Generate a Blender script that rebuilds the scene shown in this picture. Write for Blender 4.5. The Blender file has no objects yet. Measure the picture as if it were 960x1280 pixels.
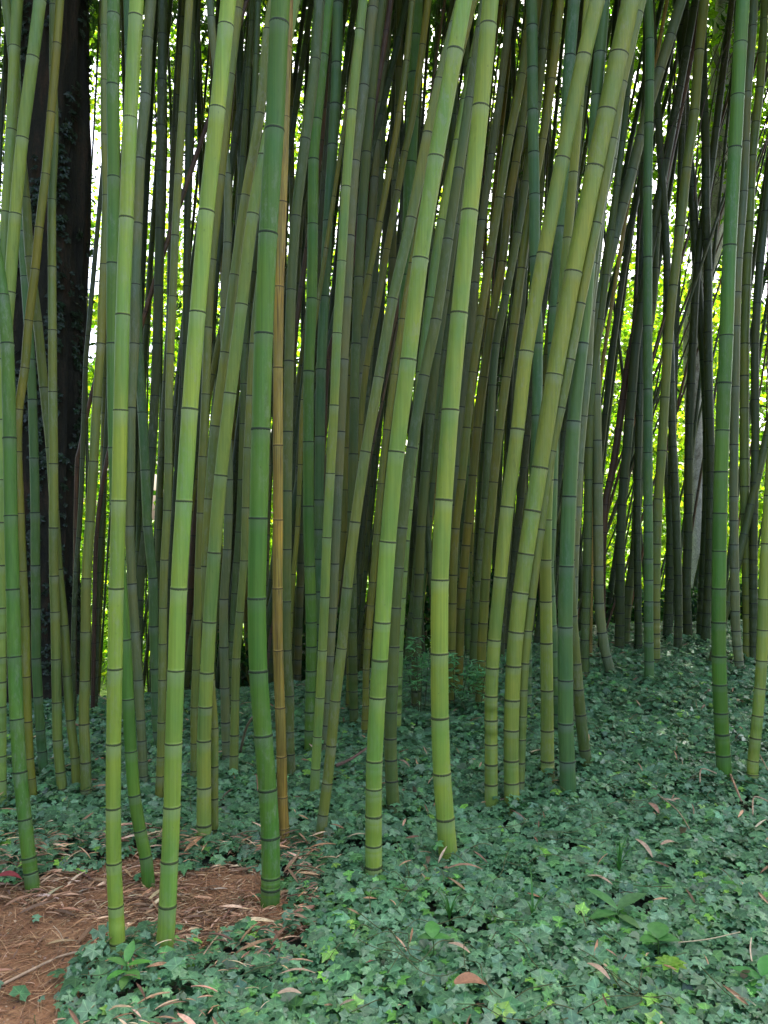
import bpy, math, random
import numpy as np
from mathutils import Vector, Matrix, noise

random.seed(7); rng = np.random.default_rng(7)
S = bpy.context.scene
COL = S.collection

# ------------------------------------------------------------------ camera
FPX = 1036.0; CAMZ = 1.5
cam = bpy.data.cameras.new('camera'); co = bpy.data.objects.new('camera', cam); COL.objects.link(co)
co.location = (0, 0, CAMZ); co.rotation_euler = (math.radians(90), 0, 0)
cam.sensor_fit = 'VERTICAL'; cam.sensor_height = 24.0; cam.lens = 24.0 * FPX / 1280.0
cam.clip_start = 0.05; cam.clip_end = 2000
S.camera = co
S.render.resolution_x = 768; S.render.resolution_y = 1024
# ------------------------------------------------------------------ light
SUN_EL = 57.0; SUN_AZ = 24.0       # sun stands behind the grove, a little to the right
w = bpy.data.worlds.new('World'); S.world = w; w.use_nodes = True
nt = w.node_tree; bg = nt.nodes['Background']
sky = nt.nodes.new('ShaderNodeTexSky'); sky.sky_type = 'NISHITA'; sky.sun_disc = False
sky.sun_elevation = math.radians(SUN_EL); sky.sun_rotation = math.radians(SUN_AZ)
sky.air_density = 0.8; sky.dust_density = 6.0; sky.ozone_density = 0.2
nt.links.new(sky.outputs[0], bg.inputs[0]); bg.inputs[1].default_value = 0.15
sun = bpy.data.lights.new('sun', 'SUN'); so = bpy.data.objects.new('sun', sun); COL.objects.link(so)
sun.energy = 4.0; sun.angle = math.radians(0.6); sun.color = (1, 0.95, 0.86)
e, a = math.radians(SUN_EL), math.radians(SUN_AZ)
sdir = Vector((math.sin(a) * math.cos(e), math.cos(a) * math.cos(e), math.sin(e)))
so.rotation_euler = sdir.to_track_quat('Z', 'Y').to_euler()
S.view_settings.view_transform = 'Standard'; S.view_settings.look = 'None'
S.view_settings.exposure = 2.62; S.view_settings.gamma = 1.0
S.render.engine = 'CYCLES'
S.cycles.max_bounces = 6; S.cycles.diffuse_bounces = 4; S.cycles.transmission_bounces = 4

# ------------------------------------------------------------------ helpers
def sst(a, b, v):
    t = min(1, max(0, (v - a) / (b - a))); return t * t * (3 - 2 * t)
def G(x, y):
    yc = 6.2 + 2.3 * sst(-2.5, 3.0, x)
    z = 0.045 * max(0, min(y, 8.5) - 3) * sst(-1.0, 2.5, x)
    o = max(0, y - yc); d = (0.34 - .16 * sst(-1.5, 2.0, x)) * o * o / (o + 0.8); z -= 4.5 * (1 - math.exp(-d / 4.5))
    f = 1 if y < 12 else 0.4
    z += 0.035 * noise.noise((x * 0.9, y * 0.9, 3.1)) + 0.014 * noise.noise((x * 3.1, y * 3.1, 7.7)) * f
    return z
def ray(px, py, Y):
    return ((px - 480) / FPX * Y, Y, CAMZ - (py - 640) / FPX * Y)
def hit(px, py, off=0.0, far=9.0):
    Y = 1.2
    while Y < far:
        x, _, z = ray(px, py, Y)
        if z <= G(x, Y) + off: return Y
        Y += 0.01
    return far
def tag(o, label=None, cat=None, group=None, kind=None):
    if label: o['label'] = label
    if cat: o['category'] = cat
    if group: o['group'] = group
    if kind: o['kind'] = kind
    return o
def empty(name, loc):
    o = bpy.data.objects.new(name, None); o.location = loc; o.empty_display_size = 0.05; COL.objects.link(o); return o
def link(name, me, parent=None, loc=None):
    o = bpy.data.objects.new(name, me); COL.objects.link(o)
    if parent: o.parent = parent
    if loc is not None: o.location = loc
    return o
def mesh(name, V, F, mat, smooth=True, attrs=None):
    """V (n,3) array, F list of tuples or (m,k) array, attrs {name:(values,type)}"""
    V = np.asarray(V, dtype=np.float32); me = bpy.data.meshes.new(name)
    if isinstance(F, np.ndarray):
        m, k = F.shape
        me.vertices.add(len(V)); me.vertices.foreach_set('co', V.ravel())
        me.loops.add(m * k); me.loops.foreach_set('vertex_index', F.astype(np.int32).ravel())
        me.polygons.add(m); me.polygons.foreach_set('loop_start', np.arange(0, m * k, k, dtype=np.int32))
        me.update(calc_edges=True)
    else:
        me.from_pydata([tuple(v) for v in V.tolist()], [], F); me.update()
    me.polygons.foreach_set('use_smooth', np.full(len(me.polygons), smooth, dtype=bool))
    for n, (vals, t) in (attrs or {}).items():
        at = me.attributes.new(n, t, 'POINT'); vals = np.asarray(vals, dtype=np.float32)
        at.data.foreach_set('color' if t == 'FLOAT_COLOR' else 'value', vals.ravel())
    if mat: me.materials.append(mat)
    return me

# ---- node material helper
class NM:
    def __init__(s, name):
        s.m = bpy.data.materials.new(name); s.m.use_nodes = True; s.t = s.m.node_tree
        s.b = s.t.nodes['Principled BSDF']; s.out = s.t.nodes['Material Output']
    def n(s, typ, ins=None, **kw):
        nd = s.t.nodes.new(typ)
        for k, v in kw.items(): setattr(nd, k, v)
        for k, v in (ins or {}).items(): s.set(nd, k, v)
        return nd
    def set(s, nd, k, v):
        sock = nd.inputs[k]
        if isinstance(v, bpy.types.NodeSocket): s.t.links.new(v, sock)
        elif isinstance(v, bpy.types.Node): s.t.links.new(v.outputs[0], sock)
        else: sock.default_value = v
    def math(s, op, a, b=0.0, c=0.0):
        return s.n('ShaderNodeMath', {0: a, 1: b, 2: c}, operation=op).outputs[0]
    def mix(s, f, a, b, bt='MIX'):
        nd = s.n('ShaderNodeMix', data_type='RGBA', blend_type=bt)
        s.set(nd, 0, f); s.set(nd, 6, a); s.set(nd, 7, b); return nd.outputs[2]
    def ramp(s, f, stops):
        nd = s.n('ShaderNodeValToRGB', {0: f}); cr = nd.color_ramp
        while len(cr.elements) < len(stops): cr.elements.new(0.5)
        for el, (p, c) in zip(cr.elements, stops):
            el.position = p; el.color = c if len(c) == 4 else (*c, 1)
        return nd.outputs[0]
    def noise(s, vec, scale, detail=3, rough=0.5, dist=0.0):
        nd = s.n('ShaderNodeTexNoise', {'Scale': scale, 'Detail': detail, 'Roughness': rough, 'Distortion': dist})
        if vec is not None: s.set(nd, 'Vector', vec)
        return nd.outputs[0]
    def mapv(s, vec, sc, loc=(0, 0, 0)):
        return s.n('ShaderNodeMapping', {'Vector': vec, 'Scale': sc, 'Location': loc}).outputs[0]
    def bump(s, h, strength=0.3, dist=0.01):
        s.set(s.b, 'Normal', s.n('ShaderNodeBump', {'Height': h, 'Strength': strength, 'Distance': dist}).outputs[0])

# ---- bamboo culm skin: colour from the object, streaks, blotches, bloom below the nodes
def bamboo_mat(dead=False):
    k = NM('dead_bamboo_skin' if dead else 'bamboo_skin'); tc = k.n('ShaderNodeTexCoord').outputs['Object']; oi = k.n('ShaderNodeObjectInfo')
    off = k.n('ShaderNodeVectorMath', {0: tc}, operation='ADD')
    rv = k.n('ShaderNodeCombineXYZ', {0: oi.outputs['Random'], 1: oi.outputs['Random'], 2: k.math('MULTIPLY', oi.outputs['Random'], 37.0)})
    k.set(off, 1, rv)
    v = off.outputs[0]
    st = k.noise(k.mapv(v, (130, 130, 1.6)), 1.0, 3, 0.6)
    bl = k.noise(k.mapv(v, (7, 7, 2.2)), 1.0, 4, 0.6)
    sp = k.noise(k.mapv(v, (90, 90, 50)), 1.0, 2, 0.5)
    c0 = oi.outputs['Color']
    yel = k.mix(1.0, c0, (1.22, 1.03, 0.80, 1), 'MULTIPLY')
    blu = k.mix(1.0, c0, (0.74, 0.90, 1.05, 1), 'MULTIPLY')
    c = k.mix(k.ramp(bl, [(0.36, (0, 0, 0)), (0.66, (1, 1, 1))]), blu, yel)
    c = k.mix(1.0, c, k.ramp(st, [(0.3, (0.80, 0.82, 0.80)), (0.7, (1.14, 1.12, 1.1))]), 'MULTIPLY')
    inter = k.n('ShaderNodeAttribute', attribute_name='shade').outputs['Fac']
    c = k.mix(1.0, c, k.ramp(inter, [(0.0, (0.84, 0.86, 0.88)), (1.0, (1.14, 1.12, 1.06))]), 'MULTIPLY')
    bw = k.n('ShaderNodeAttribute', attribute_name='below').outputs['Fac']       # 1 just below a node, 0 further down
    lum = k.n('ShaderNodeRGBToBW', {0: c0}).outputs[0]
    pale = k.n('ShaderNodeCombineColor', {0: k.math('MULTIPLY', lum, 1.15), 1: k.math('MULTIPLY', lum, 1.35), 2: k.math('MULTIPLY', lum, 1.05)}).outputs[0]
    amt = k.math('MULTIPLY', bw, oi.outputs['Alpha']); amt = k.math('MULTIPLY', amt, k.ramp(bl, [(0.3, (.35,) * 3), (0.7, (1,) * 3)]))
    c = k.mix(amt, c, pale)
    # small dark freckles and scuffs
    fr = k.ramp(sp, [(0.70, (0, 0, 0)), (0.78, (1, 1, 1))])
    c = k.mix(k.math('MULTIPLY', fr, 0.35), c, (0.04, 0.045, 0.02, 1))
    sc = k.noise(k.mapv(v, (26, 26, 5)), 1.0, 5, 0.75)
    c = k.mix(k.ramp(sc, [(0.62, (0, 0, 0)), (0.72, (.5,) * 3)]), c, k.mix(1.0, c, (0.5, 0.52, 0.5, 1), 'MULTIPLY'))
    lich = k.noise(k.mapv(v, (38, 38, 14)), 1.0, 6, 0.8); area = k.noise(k.mapv(v, (5, 5, 1.4)), 1.0, 2, 0.5)
    la = k.math('MULTIPLY', k.ramp(lich, [(0.50, (0, 0, 0)), (0.62, (1, 1, 1))]), k.ramp(area, [(0.42, (0, 0, 0)), (0.64, (.7,) * 3)]))
    c = k.mix(la, c, k.mix(0.45, k.mix(1.0, c, (1.2, 1.12, 1.3, 1), 'MULTIPLY'), (0.24, 0.25, 0.20, 1)))
    scr = k.noise(k.mapv(v, (210, 210, 7)), 1.0, 2, 0.5)
    c = k.mix(k.ramp(scr, [(0.68, (0, 0, 0)), (0.75, (.3,) * 3)]), c, k.mix(1.0, c, (0.55, 0.55, 0.6, 1), 'MULTIPLY'))
    if dead:
        dn = k.noise(k.mapv(v, (16, 16, 1.1)), 1.0, 6, 0.75); dl = k.noise(k.mapv(v, (190, 190, 2.2)), 1.0, 3, 0.6)
        c = k.mix(k.ramp(dn, [(0.40, (0, 0, 0)), (0.62, (1, 1, 1))]), c, k.mix(1.0, c0, (0.46, 0.42, 0.40, 1), 'MULTIPLY'))
        c = k.mix(k.ramp(dl, [(0.52, (0, 0, 0)), (0.62, (.75,) * 3)]), c, k.mix(1.0, c, (0.35, 0.33, 0.4, 1), 'MULTIPLY'))
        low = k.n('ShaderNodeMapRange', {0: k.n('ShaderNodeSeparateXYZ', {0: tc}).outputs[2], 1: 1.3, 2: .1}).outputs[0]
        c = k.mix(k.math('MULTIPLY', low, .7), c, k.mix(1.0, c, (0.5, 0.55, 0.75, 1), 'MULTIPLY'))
    ring = k.n('ShaderNodeAttribute', attribute_name='ring').outputs['Fac']
    c = k.mix(k.math('MULTIPLY', ring, 0.8), c, (0.02, 0.028, 0.014, 1))
    k.set(k.b, 'Base Color', c)
    k.set(k.b, 'Roughness', k.ramp(bl, [(0.3, (.40,) * 3), (0.7, (.58,) * 3)]))
    k.set(k.b, 'Specular IOR Level', 0.35)
    k.bump(st, 0.10, 0.002)
    return k.m
def node_mat():
    k = NM('bamboo_node'); tc = k.n('ShaderNodeTexCoord').outputs['Object']; oi = k.n('ShaderNodeObjectInfo')
    n = k.noise(k.mapv(tc, (3, 3, 3)), 1.0, 4, 0.7)
    z = k.math('ADD', k.n('ShaderNodeSeparateXYZ', {0: tc}).outputs[2], k.math('MULTIPLY', k.math('SUBTRACT', n, 0.5), 0.12))
    band = k.ramp(k.n('ShaderNodeMapRange', {0: z, 1: -.2, 2: .25}).outputs[0], [(0.0, (1.0,) * 3), (0.18, (.42,) * 3), (0.34, (.16,) * 3), (0.60, (.14,) * 3), (0.78, (.45,) * 3), (1.0, (1.05,) * 3)])
    c = k.mix(1.0, oi.outputs['Color'], band, 'MULTIPLY')
    k.set(k.b, 'Base Color', c); k.set(k.b, 'Roughness', 0.75)
    return k.m
def leaf_mat(name, rough=0.4, trans=0.3, vein=False, tcol=(1.3, 1.5, 0.5, 1), spec=0.5, var=0.25):
    k = NM(name); at = k.n('ShaderNodeAttribute', attribute_name='tint').outputs['Color']
    geo = k.n('ShaderNodeNewGeometry')
    n = k.noise(k.mapv(geo.outputs['Position'], (60, 60, 60)), 1.0, 2, 0.6)
    c = k.mix(1.0, at, k.ramp(n, [(0.3, (1 - var,) * 3), (0.7, (1 + var,) * 3)]), 'MULTIPLY')
    if vein:
        v = k.n('ShaderNodeAttribute', attribute_name='vein').outputs['Fac']
        c = k.mix(k.ramp(v, [(0.84, (0, 0, 0)), (0.97, (.55,) * 3)]), c, k.mix(1.0, c, (2.3, 1.9, 1.8, 1), 'MULTIPLY'))
    k.set(k.b, 'Base Color', c); k.set(k.b, 'Roughness', rough); k.set(k.b, 'Specular IOR Level', spec)
    if trans > 0:
        tr = k.n('ShaderNodeBsdfTranslucent', {'Color': k.mix(1.0, c, tcol, 'MULTIPLY')})
        mx = k.n('ShaderNodeMixShader', {0: trans, 1: k.b.outputs[0], 2: tr.outputs[0]})
        k.t.links.new(mx.outputs[0], k.out.inputs[0])
    return k.m
def ground_mat():
    k = NM('ground_mulch'); p = k.n('ShaderNodeNewGeometry').outputs['Position']
    a1 = k.noise(p, 9.0, 6, 0.7); a2 = k.noise(p, 55.0, 4, 0.7)
    c = k.ramp(a1, [(0.3, (0.018, 0.016, 0.010)), (0.55, (0.035, 0.034, 0.018)), (0.75, (0.07, 0.05, 0.028))])
    c = k.mix(0.5, c, k.ramp(a2, [(0.35, (0.012, 0.016, 0.008)), (0.7, (0.06, 0.06, 0.03))]))
    y = k.n('ShaderNodeSeparateXYZ', {0: p}).outputs[1]
    g = k.ramp(k.noise(p, 3.0, 6, 0.8), [(0.3, (0.05, 0.10, 0.015)), (0.7, (0.13, 0.2, 0.03))])
    c = k.mix(k.n('ShaderNodeMapRange', {0: y, 1: 11.0, 2: 14.0}).outputs[0], c, g)
    k.set(k.b, 'Base Color', c); k.set(k.b, 'Roughness', 0.95); k.bump(a2, 0.6, 0.02)
    return k.m
def soil_mat():
    k = NM('bare_soil'); p = k.n('ShaderNodeNewGeometry').outputs['Position']
    a1 = k.noise(p, 6.0, 6, 0.65); a2 = k.noise(p, 70.0, 5, 0.75); a3 = k.noise(k.mapv(p, (40, 150, 40)), 1.0, 3, 0.6, 1.0)
    c = k.ramp(a1, [(0.3, (0.20, 0.092, 0.038)), (0.52, (0.33, 0.160, 0.068)), (0.72, (0.45, 0.25, 0.12))])
    c = k.mix(1.0, c, k.ramp(a2, [(0.32, (0.55, 0.52, 0.5)), (0.68, (1.3, 1.28, 1.22))]), 'MULTIPLY')
    c = k.mix(k.ramp(a3, [(0.60, (0, 0, 0)), (0.70, (.5,) * 3)]), c, (0.36, 0.22, 0.11, 1))
    k.set(k.b, 'Base Color', c); k.set(k.b, 'Roughness', 0.95); k.bump(a2, 0.8, 0.012)
    return k.m
def bark_mat(name, cols, sc=(9, 9, 2.2), strength=0.9):
    k = NM(name); tc = k.n('ShaderNodeTexCoord').outputs['Object']
    a1 = k.noise(k.mapv(tc, sc), 1.0, 7, 0.7, 0.4); a2 = k.noise(tc, 45.0, 4, 0.7)
    c = k.ramp(a1, cols); c = k.mix(1.0, c, k.ramp(a2, [(0.3, (.6,) * 3), (0.7, (1.25,) * 3)]), 'MULTIPLY')
    k.set(k.b, 'Base Color', c); k.set(k.b, 'Roughness', 0.9); k.bump(a1, strength, 0.03)
    return k.m
def dry_mat(name='dry_litter'):
    k = NM(name); at = k.n('ShaderNodeAttribute', attribute_name='tint').outputs['Color']
    p = k.n('ShaderNodeNewGeometry').outputs['Position']
    n = k.noise(p, 90.0, 3, 0.6)
    k.set(k.b, 'Base Color', k.mix(1.0, at, k.ramp(n, [(0.3, (.7,) * 3), (0.7, (1.2,) * 3)]), 'MULTIPLY')); k.set(k.b, 'Roughness', 0.75)
    return k.m
M_BAM = bamboo_mat(); M_DEAD = bamboo_mat(True); M_NODE = node_mat()
M_IVY = leaf_mat('ivy_leaf', 0.38, 0.15, True, spec=0.55)
M_FAR = leaf_mat('far_leaf', 0.5, 0.6, False, (1.6, 1.5, 0.35, 1), 0.3, 0.4)
M_CAN = leaf_mat('bamboo_leaf', 0.5, 0.28, False, (1.3, 1.4, 0.5, 1), 0.3, 0.3)
M_HERB = leaf_mat('herb_leaf', 0.45, 0.35, False, (1.2, 1.4, 0.5, 1), 0.4, 0.15)
M_GND = ground_mat(); M_SOIL = soil_mat(); M_DRY = dry_mat()
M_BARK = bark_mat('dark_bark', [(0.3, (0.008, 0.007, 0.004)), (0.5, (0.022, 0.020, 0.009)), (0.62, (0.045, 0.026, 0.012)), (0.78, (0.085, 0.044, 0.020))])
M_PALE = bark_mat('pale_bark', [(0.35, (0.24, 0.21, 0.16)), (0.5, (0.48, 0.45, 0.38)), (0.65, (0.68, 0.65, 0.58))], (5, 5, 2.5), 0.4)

# ------------------------------------------------------------------ ground
def axis(segs):
    out = []
    for a_, b_, st in segs: out += list(np.arange(a_, b_, st))
    out.append(segs[-1][1]); return out
xs = axis([(-400, -60, 40), (-60, -12, 6), (-12, -5, .5), (-5, 5, .07), (5, 12, .5), (12, 60, 6), (60, 400, 40)])
ys = axis([(-60, -4, 8), (-4, 1.4, .5), (1.4, 9.5, .07), (9.5, 24, .5), (24, 60, 6), (60, 600, 45)])
V = [(x, y, G(x, y)) for y in ys for x in xs]; nx = len(xs)
F = np.array([(j * nx + i, j * nx + i + 1, (j + 1) * nx + i + 1, (j + 1) * nx + i) for j in range(len(ys) - 1) for i in range(nx - 1)])
tag(link('ground', mesh('ground', V, F, M_GND)), kind='structure')

PATCH_PX = [(-60, 1112), (0, 1110), (35, 1108), (62, 1092), (100, 1094), (150, 1076), (178, 1064), (215, 1090), (250, 1092), (290, 1080), (318, 1088),
            (352, 1100), (378, 1128), (374, 1166), (335, 1180), (300, 1172), (275, 1190), (236, 1206), (196, 1192), (140, 1190), (112, 1214), (92, 1246), (100, 1290), (60, 1400), (-160, 1400)]
PATCH = []
for px, py in PATCH_PX:
    Y = hit(px, py); PATCH.append((ray(px, py, Y)[0], Y))
def inpoly(x, y, P=PATCH):
    c = False; j = len(P) - 1
    for i in range(len(P)):
        xi, yi = P[i]; xj, yj = P[j]
        if (yi > y) != (yj > y) and x < (xj - xi) * (y - yi) / (yj - yi) + xi: c = not c
        j = i
    return c
def edge_d(x, y, P=PATCH):
    best = 9
    for i in range(len(P)):
        ax, ay = P[i - 1]; bx, by = P[i]; dx, dy = bx - ax, by - ay
        t = max(0, min(1, ((x - ax) * dx + (y - ay) * dy) / (dx * dx + dy * dy + 1e-9)))
        best = min(best, math.hypot(x - ax - t * dx, y - ay - t * dy))
    return best
def soil_z(x, y):
    return G(x, y) + 0.012 + 0.014 * noise.noise((x * 9, y * 9, 1)) + 0.006 * noise.noise((x * 30, y * 30, 2))
x0 = min(p[0] for p in PATCH) - .05; x1 = max(p[0] for p in PATCH) + .05; y0 = 1.6; y1 = max(p[1] for p in PATCH) + .05
gx = np.arange(x0, x1, .022); gy = np.arange(y0, y1, .022); V = []; F = []; idx = {}
for j, y in enumerate(gy):
    for i, x in enumerate(gx):
        ins = inpoly(x, y); d = edge_d(x, y)
        if ins or d < 0.06:
            idx[(i, j)] = len(V); V.append((x, y, soil_z(x, y) - (0 if ins else min(.03, d * .6))))
for (i, j), a_ in idx.items():
    if (i + 1, j) in idx and (i, j + 1) in idx and (i + 1, j + 1) in idx: F.append((a_, idx[(i + 1, j)], idx[(i + 1, j + 1)], idx[(i, j + 1)]))
tag(link('soil_path', mesh('soil_path', V, F, M_SOIL)), kind='structure')

# ------------------------------------------------------------------ bamboo culms
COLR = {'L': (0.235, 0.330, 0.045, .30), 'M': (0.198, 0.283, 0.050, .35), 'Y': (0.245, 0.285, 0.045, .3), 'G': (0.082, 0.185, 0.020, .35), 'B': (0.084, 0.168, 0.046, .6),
        'O': (0.160, 0.190, 0.034, .35), 'R': (0.145, 0.170, 0.062, .5), 'D': (0.050, 0.070, 0.016, .35), 'K': (0.092, 0.122, 0.024, .35),  # D: shade of the rear culms darkened into their base colour
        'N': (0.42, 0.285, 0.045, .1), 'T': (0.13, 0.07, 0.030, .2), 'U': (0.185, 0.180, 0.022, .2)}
def spac(h): return min(0.36, 0.12 + 0.115 * max(0, h))
def catmull(P, n=8):
    out = []
    for i in range(len(P) - 1):
        p0 = P[max(0, i - 1)]; p1 = P[i]; p2 = P[i + 1]; p3 = P[min(len(P) - 1, i + 2)]
        for k in range(n):
            t = k / n
            out.append(0.5 * ((2 * p1) + (p2 - p0) * t + (2 * p0 - 5 * p1 + 4 * p2 - p3) * t * t + (3 * p1 - p0 - 3 * p2 + p3) * t ** 3))
    out.append(P[-1]); return out
def tube(pts, r0, r1, seg=7):
    P = catmull([Vector(p) for p in pts], 5); V = []; F = []
    for j, p in enumerate(P):
        d = (P[min(j + 1, len(P) - 1)] - P[max(j - 1, 0)]).normalized(); X = d.orthogonal().normalized(); Z = d.cross(X); r = r0 + (r1 - r0) * j / (len(P) - 1)
        for i in range(seg): V.append(p + X * (r * math.cos(6.2832 * i / seg)) + Z * (r * math.sin(6.2832 * i / seg)))
    for j in range(len(P) - 1):
        for i in range(seg): F.append((j * seg + i, j * seg + (i + 1) % seg, (j + 1) * seg + (i + 1) % seg, (j + 1) * seg + i))
    F.append(tuple(range(seg))[::-1]); F.append(tuple((len(P) - 1) * seg + i for i in range(seg)))
    return V, F
def ring_mesh(seed):
    r_ = random.Random(seed); prof = [(0.985, -0.20), (1.035, -0.13), (1.065, -0.07), (1.06, 0.0), (1.045, .05), (1.035, 0.10), (1.01, 0.17), (0.975, 0.24)]; V = []; F = []; n = 20
    for i in range(n):
        th = 2 * math.pi * i / n; wz = 0.035 * math.sin(th + seed) + r_.uniform(-.012, .012); wr = 1 + r_.uniform(-.006, .006)
        for pr, pz in prof: V.append((pr * wr * math.cos(th), pr * wr * math.sin(th), pz + wz))
    m = len(prof)
    for i in range(n):
        for j in range(m - 1): F.append((i * m + j, ((i + 1) % n) * m + j, ((i + 1) % n) * m + j + 1, i * m + j + 1))
    return mesh('node', V, F, M_NODE)
RINGS = [ring_mesh(i) for i in range(4)]
def stem_mesh(pts, rad, nodes, seg, origin, rnd, simple):
    """pts: dense centreline from the ground up; rad(s); nodes: arc lengths of the nodes"""
    P = [Vector(p) for p in pts]; L = [0]
    for i in range(1, len(P)): L.append(L[-1] + (P[i] - P[i - 1]).length)
    tot = L[-1]
    def at(s):
        s = max(0, min(tot - 1e-5, s)); i = 1
        lo, hi = 0, len(L) - 1
        while hi - lo > 1:
            m = (lo + hi) // 2
            if L[m] <= s: lo = m
            else: hi = m
        t = (s - L[lo]) / max(1e-6, L[hi] - L[lo]); return P[lo].lerp(P[hi], t), (P[hi] - P[lo]).normalized()
    st = [(0, 1, 0, .5, 0)]; prev = 0
    bounds = [0] + list(nodes) + [tot]
    for q in range(1, len(bounds)):
        a_, b_ = bounds[q - 1], bounds[q]; sh = rnd.random(); ln = b_ - a_
        if q > 1:
            st.append((a_ + .004, .985, 0, sh, 0)); 
            st.append((a_ + .012, .985, 0, sh, 0))
        for t in ((.5,) if simple else (.25, .5, .75)): st.append((a_ + ln * t, 1 + (.012 if t == .5 else 0.0), 0, sh, 0))
        if q < len(bounds) - 1:
            if not simple: st.append((b_ - .06, 1.0, 0, sh, 0)); st.append((b_ - .03, 1.0, .6, sh, 0))
            st.append((b_ - .012, 1.015, 1, sh, 0)); st.append((b_ - .004, 1.05, 1, sh, 1 if simple else 0)); st.append((b_, 1.04, 0, sh, 1 if simple else 0))
    st.append((tot, 1, 0, .5, 0))
    V = []; F = []; BEL = []; SH = []; RG = []; o = Vector(origin)
    st.sort(key=lambda q: q[0])
    for s, rr, bel, sh, rg in st:
        c, d = at(s); r = rad(s) * rr
        X = d.cross(Vector((0, 1, 0))).normalized(); Yv = d.cross(X).normalized()
        for i in range(seg):
            th = 2 * math.pi * i / seg; V.append(c - o + X * (r * math.cos(th)) + Yv * (r * math.sin(th)))
            BEL.append(bel); SH.append(sh); RG.append(rg)
    for j in range(len(st) - 1):
        for i in range(seg): F.append((j * seg + i, j * seg + (i + 1) % seg, (j + 1) * seg + (i + 1) % seg, (j + 1) * seg + i))
    F.append(tuple((len(st) - 1) * seg + i for i in range(seg)))
    me = mesh('stem', V, F, M_BAM, True, {'below': (BEL, 'FLOAT'), 'shade': (SH, 'FLOAT'), 'ring': (RG, 'FLOAT')})
    return me, at
def jit(c, rnd, am=.10):
    h = 1 + rnd.uniform(-am, am); g = 1 + rnd.uniform(-am, am) * .5
    return (c[0] * h * g, c[1] * g, c[2] * (1 + rnd.uniform(-am, am)) * g, c[3])

def traced(code, pts, wb, wt, label, dy=None, seed=0):
    rnd = random.Random(seed * 31 + 5)
    P = [tuple(map(float, q.split(','))) for q in pts.split()]
    P.sort(key=lambda q: -q[1])                      # from the base up
    if P[-1][1] < 12:                                # carry the top end on above the frame
        q = next(q for q in reversed(P) if q[1] - P[-1][1] > 70); kx = (P[-1][0] - q[0]) / (P[-1][1] - q[1])
        P[-1] = (P[-1][0] + kx * (-70 - P[-1][1]), -70.0)
    Y0 = hit(P[0][0], P[0][1], 0.05, 8.9)
    lean = rnd.uniform(-.02, .02) if dy is None else dy
    W = []; 
    for px, py in P:
        h = (P[0][1] - py) / FPX * Y0; Y = Y0 + lean * h
        W.append(Vector(ray(px, py, Y)))
    base = W[0].copy(); d0 = (W[1] - W[0]).normalized()
    foot = base - d0 * (0.16 / max(.5, d0.z))
    # above the frame the culm goes on into the canopy
    d1 = (W[-1] - W[-2]).normalized(); top = []
    p = W[-1].copy(); nst = 5
    zt = rnd.uniform(8.0, 9.6) - (0 if Y0 < 5 else -1.0)
    stp = max(.3, (zt - p.z) / nst)
    for i in range(nst):
        dd = (d1 + Vector((0, 0, .12 * i))).normalized(); p = p + dd * (stp / dd.z); top.append(p.copy())
    line = catmull([foot] + W + top, 8)
    # node arc lengths: the traced points, thinned and filled where needed
    S_ = [0]; 
    for i in range(1, len(line)): S_.append(S_[-1] + (line[i] - line[i - 1]).length)
    n0 = 8; nodes = []
    knots = [S_[(1 + i) * n0] for i in range(1, len(W))] + [S_[-1]]
    cur = S_[n0]
    nodes.append(cur + .03) if rnd.random() < .5 else None
    prev = cur
    for s in knots:
        gap = s - prev; sp = spac(prev - S_[n0]); 
        if gap < .55 * sp: continue
        k = max(1, round(gap / sp)) if gap > 1.5 * sp else 1
        for q in range(1, k + 1): nodes.append(prev + gap * q / k)
        prev = s
    nodes = [s for s in nodes if s < S_[-1] - .05]
    rb = wb * Y0 / FPX / 2; rt = wt * (Y0 + lean * (W[-1].z - base.z)) / FPX / 2; sv = S_[n0]; se = S_[n0 * (len(W))]
    tot = S_[-1]
    def rad(s):
        if s <= se:
            r = rb + (rt - rb) * max(0, min(1, (s - sv) / (se - sv)))
            return r * (1 + .05 * math.exp(-max(0, s - sv) / .12))
        return rt * (1 - .65 * (s - se) / max(.1, tot - se))
    root = empty('bamboo_culm', base - Vector((0, 0, .05)))
    tag(root, label, 'bamboo', 'dead canes among the green culms' if code in 'NT' else 'green bamboo culms of the grove')
    o = root.location
    me, at = stem_mesh(line, rad, nodes, 20, o, rnd, False)
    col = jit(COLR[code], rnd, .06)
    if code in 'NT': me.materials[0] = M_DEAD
    st = link('stem', me, root); st.color = col
    for s in nodes:
        c, d = at(s); r = rad(s)
        nd = link('node', RINGS[rnd.randrange(4)], root); q = d.to_track_quat('Z', 'Y')
        nd.rotation_mode = 'QUATERNION'; nd.rotation_quaternion = q @ Matrix.Rotation(rnd.uniform(0, 6.28), 3, 'Z').to_quaternion()
        nd.location = c - o; zs = min(.036, max(.022, r)) * rnd.uniform(.8, 1.15); nd.scale = (r, r, zs)
        nd.color = (col[0] * .95, col[1] * .9, col[2] * .95, 1)
    return root

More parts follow.
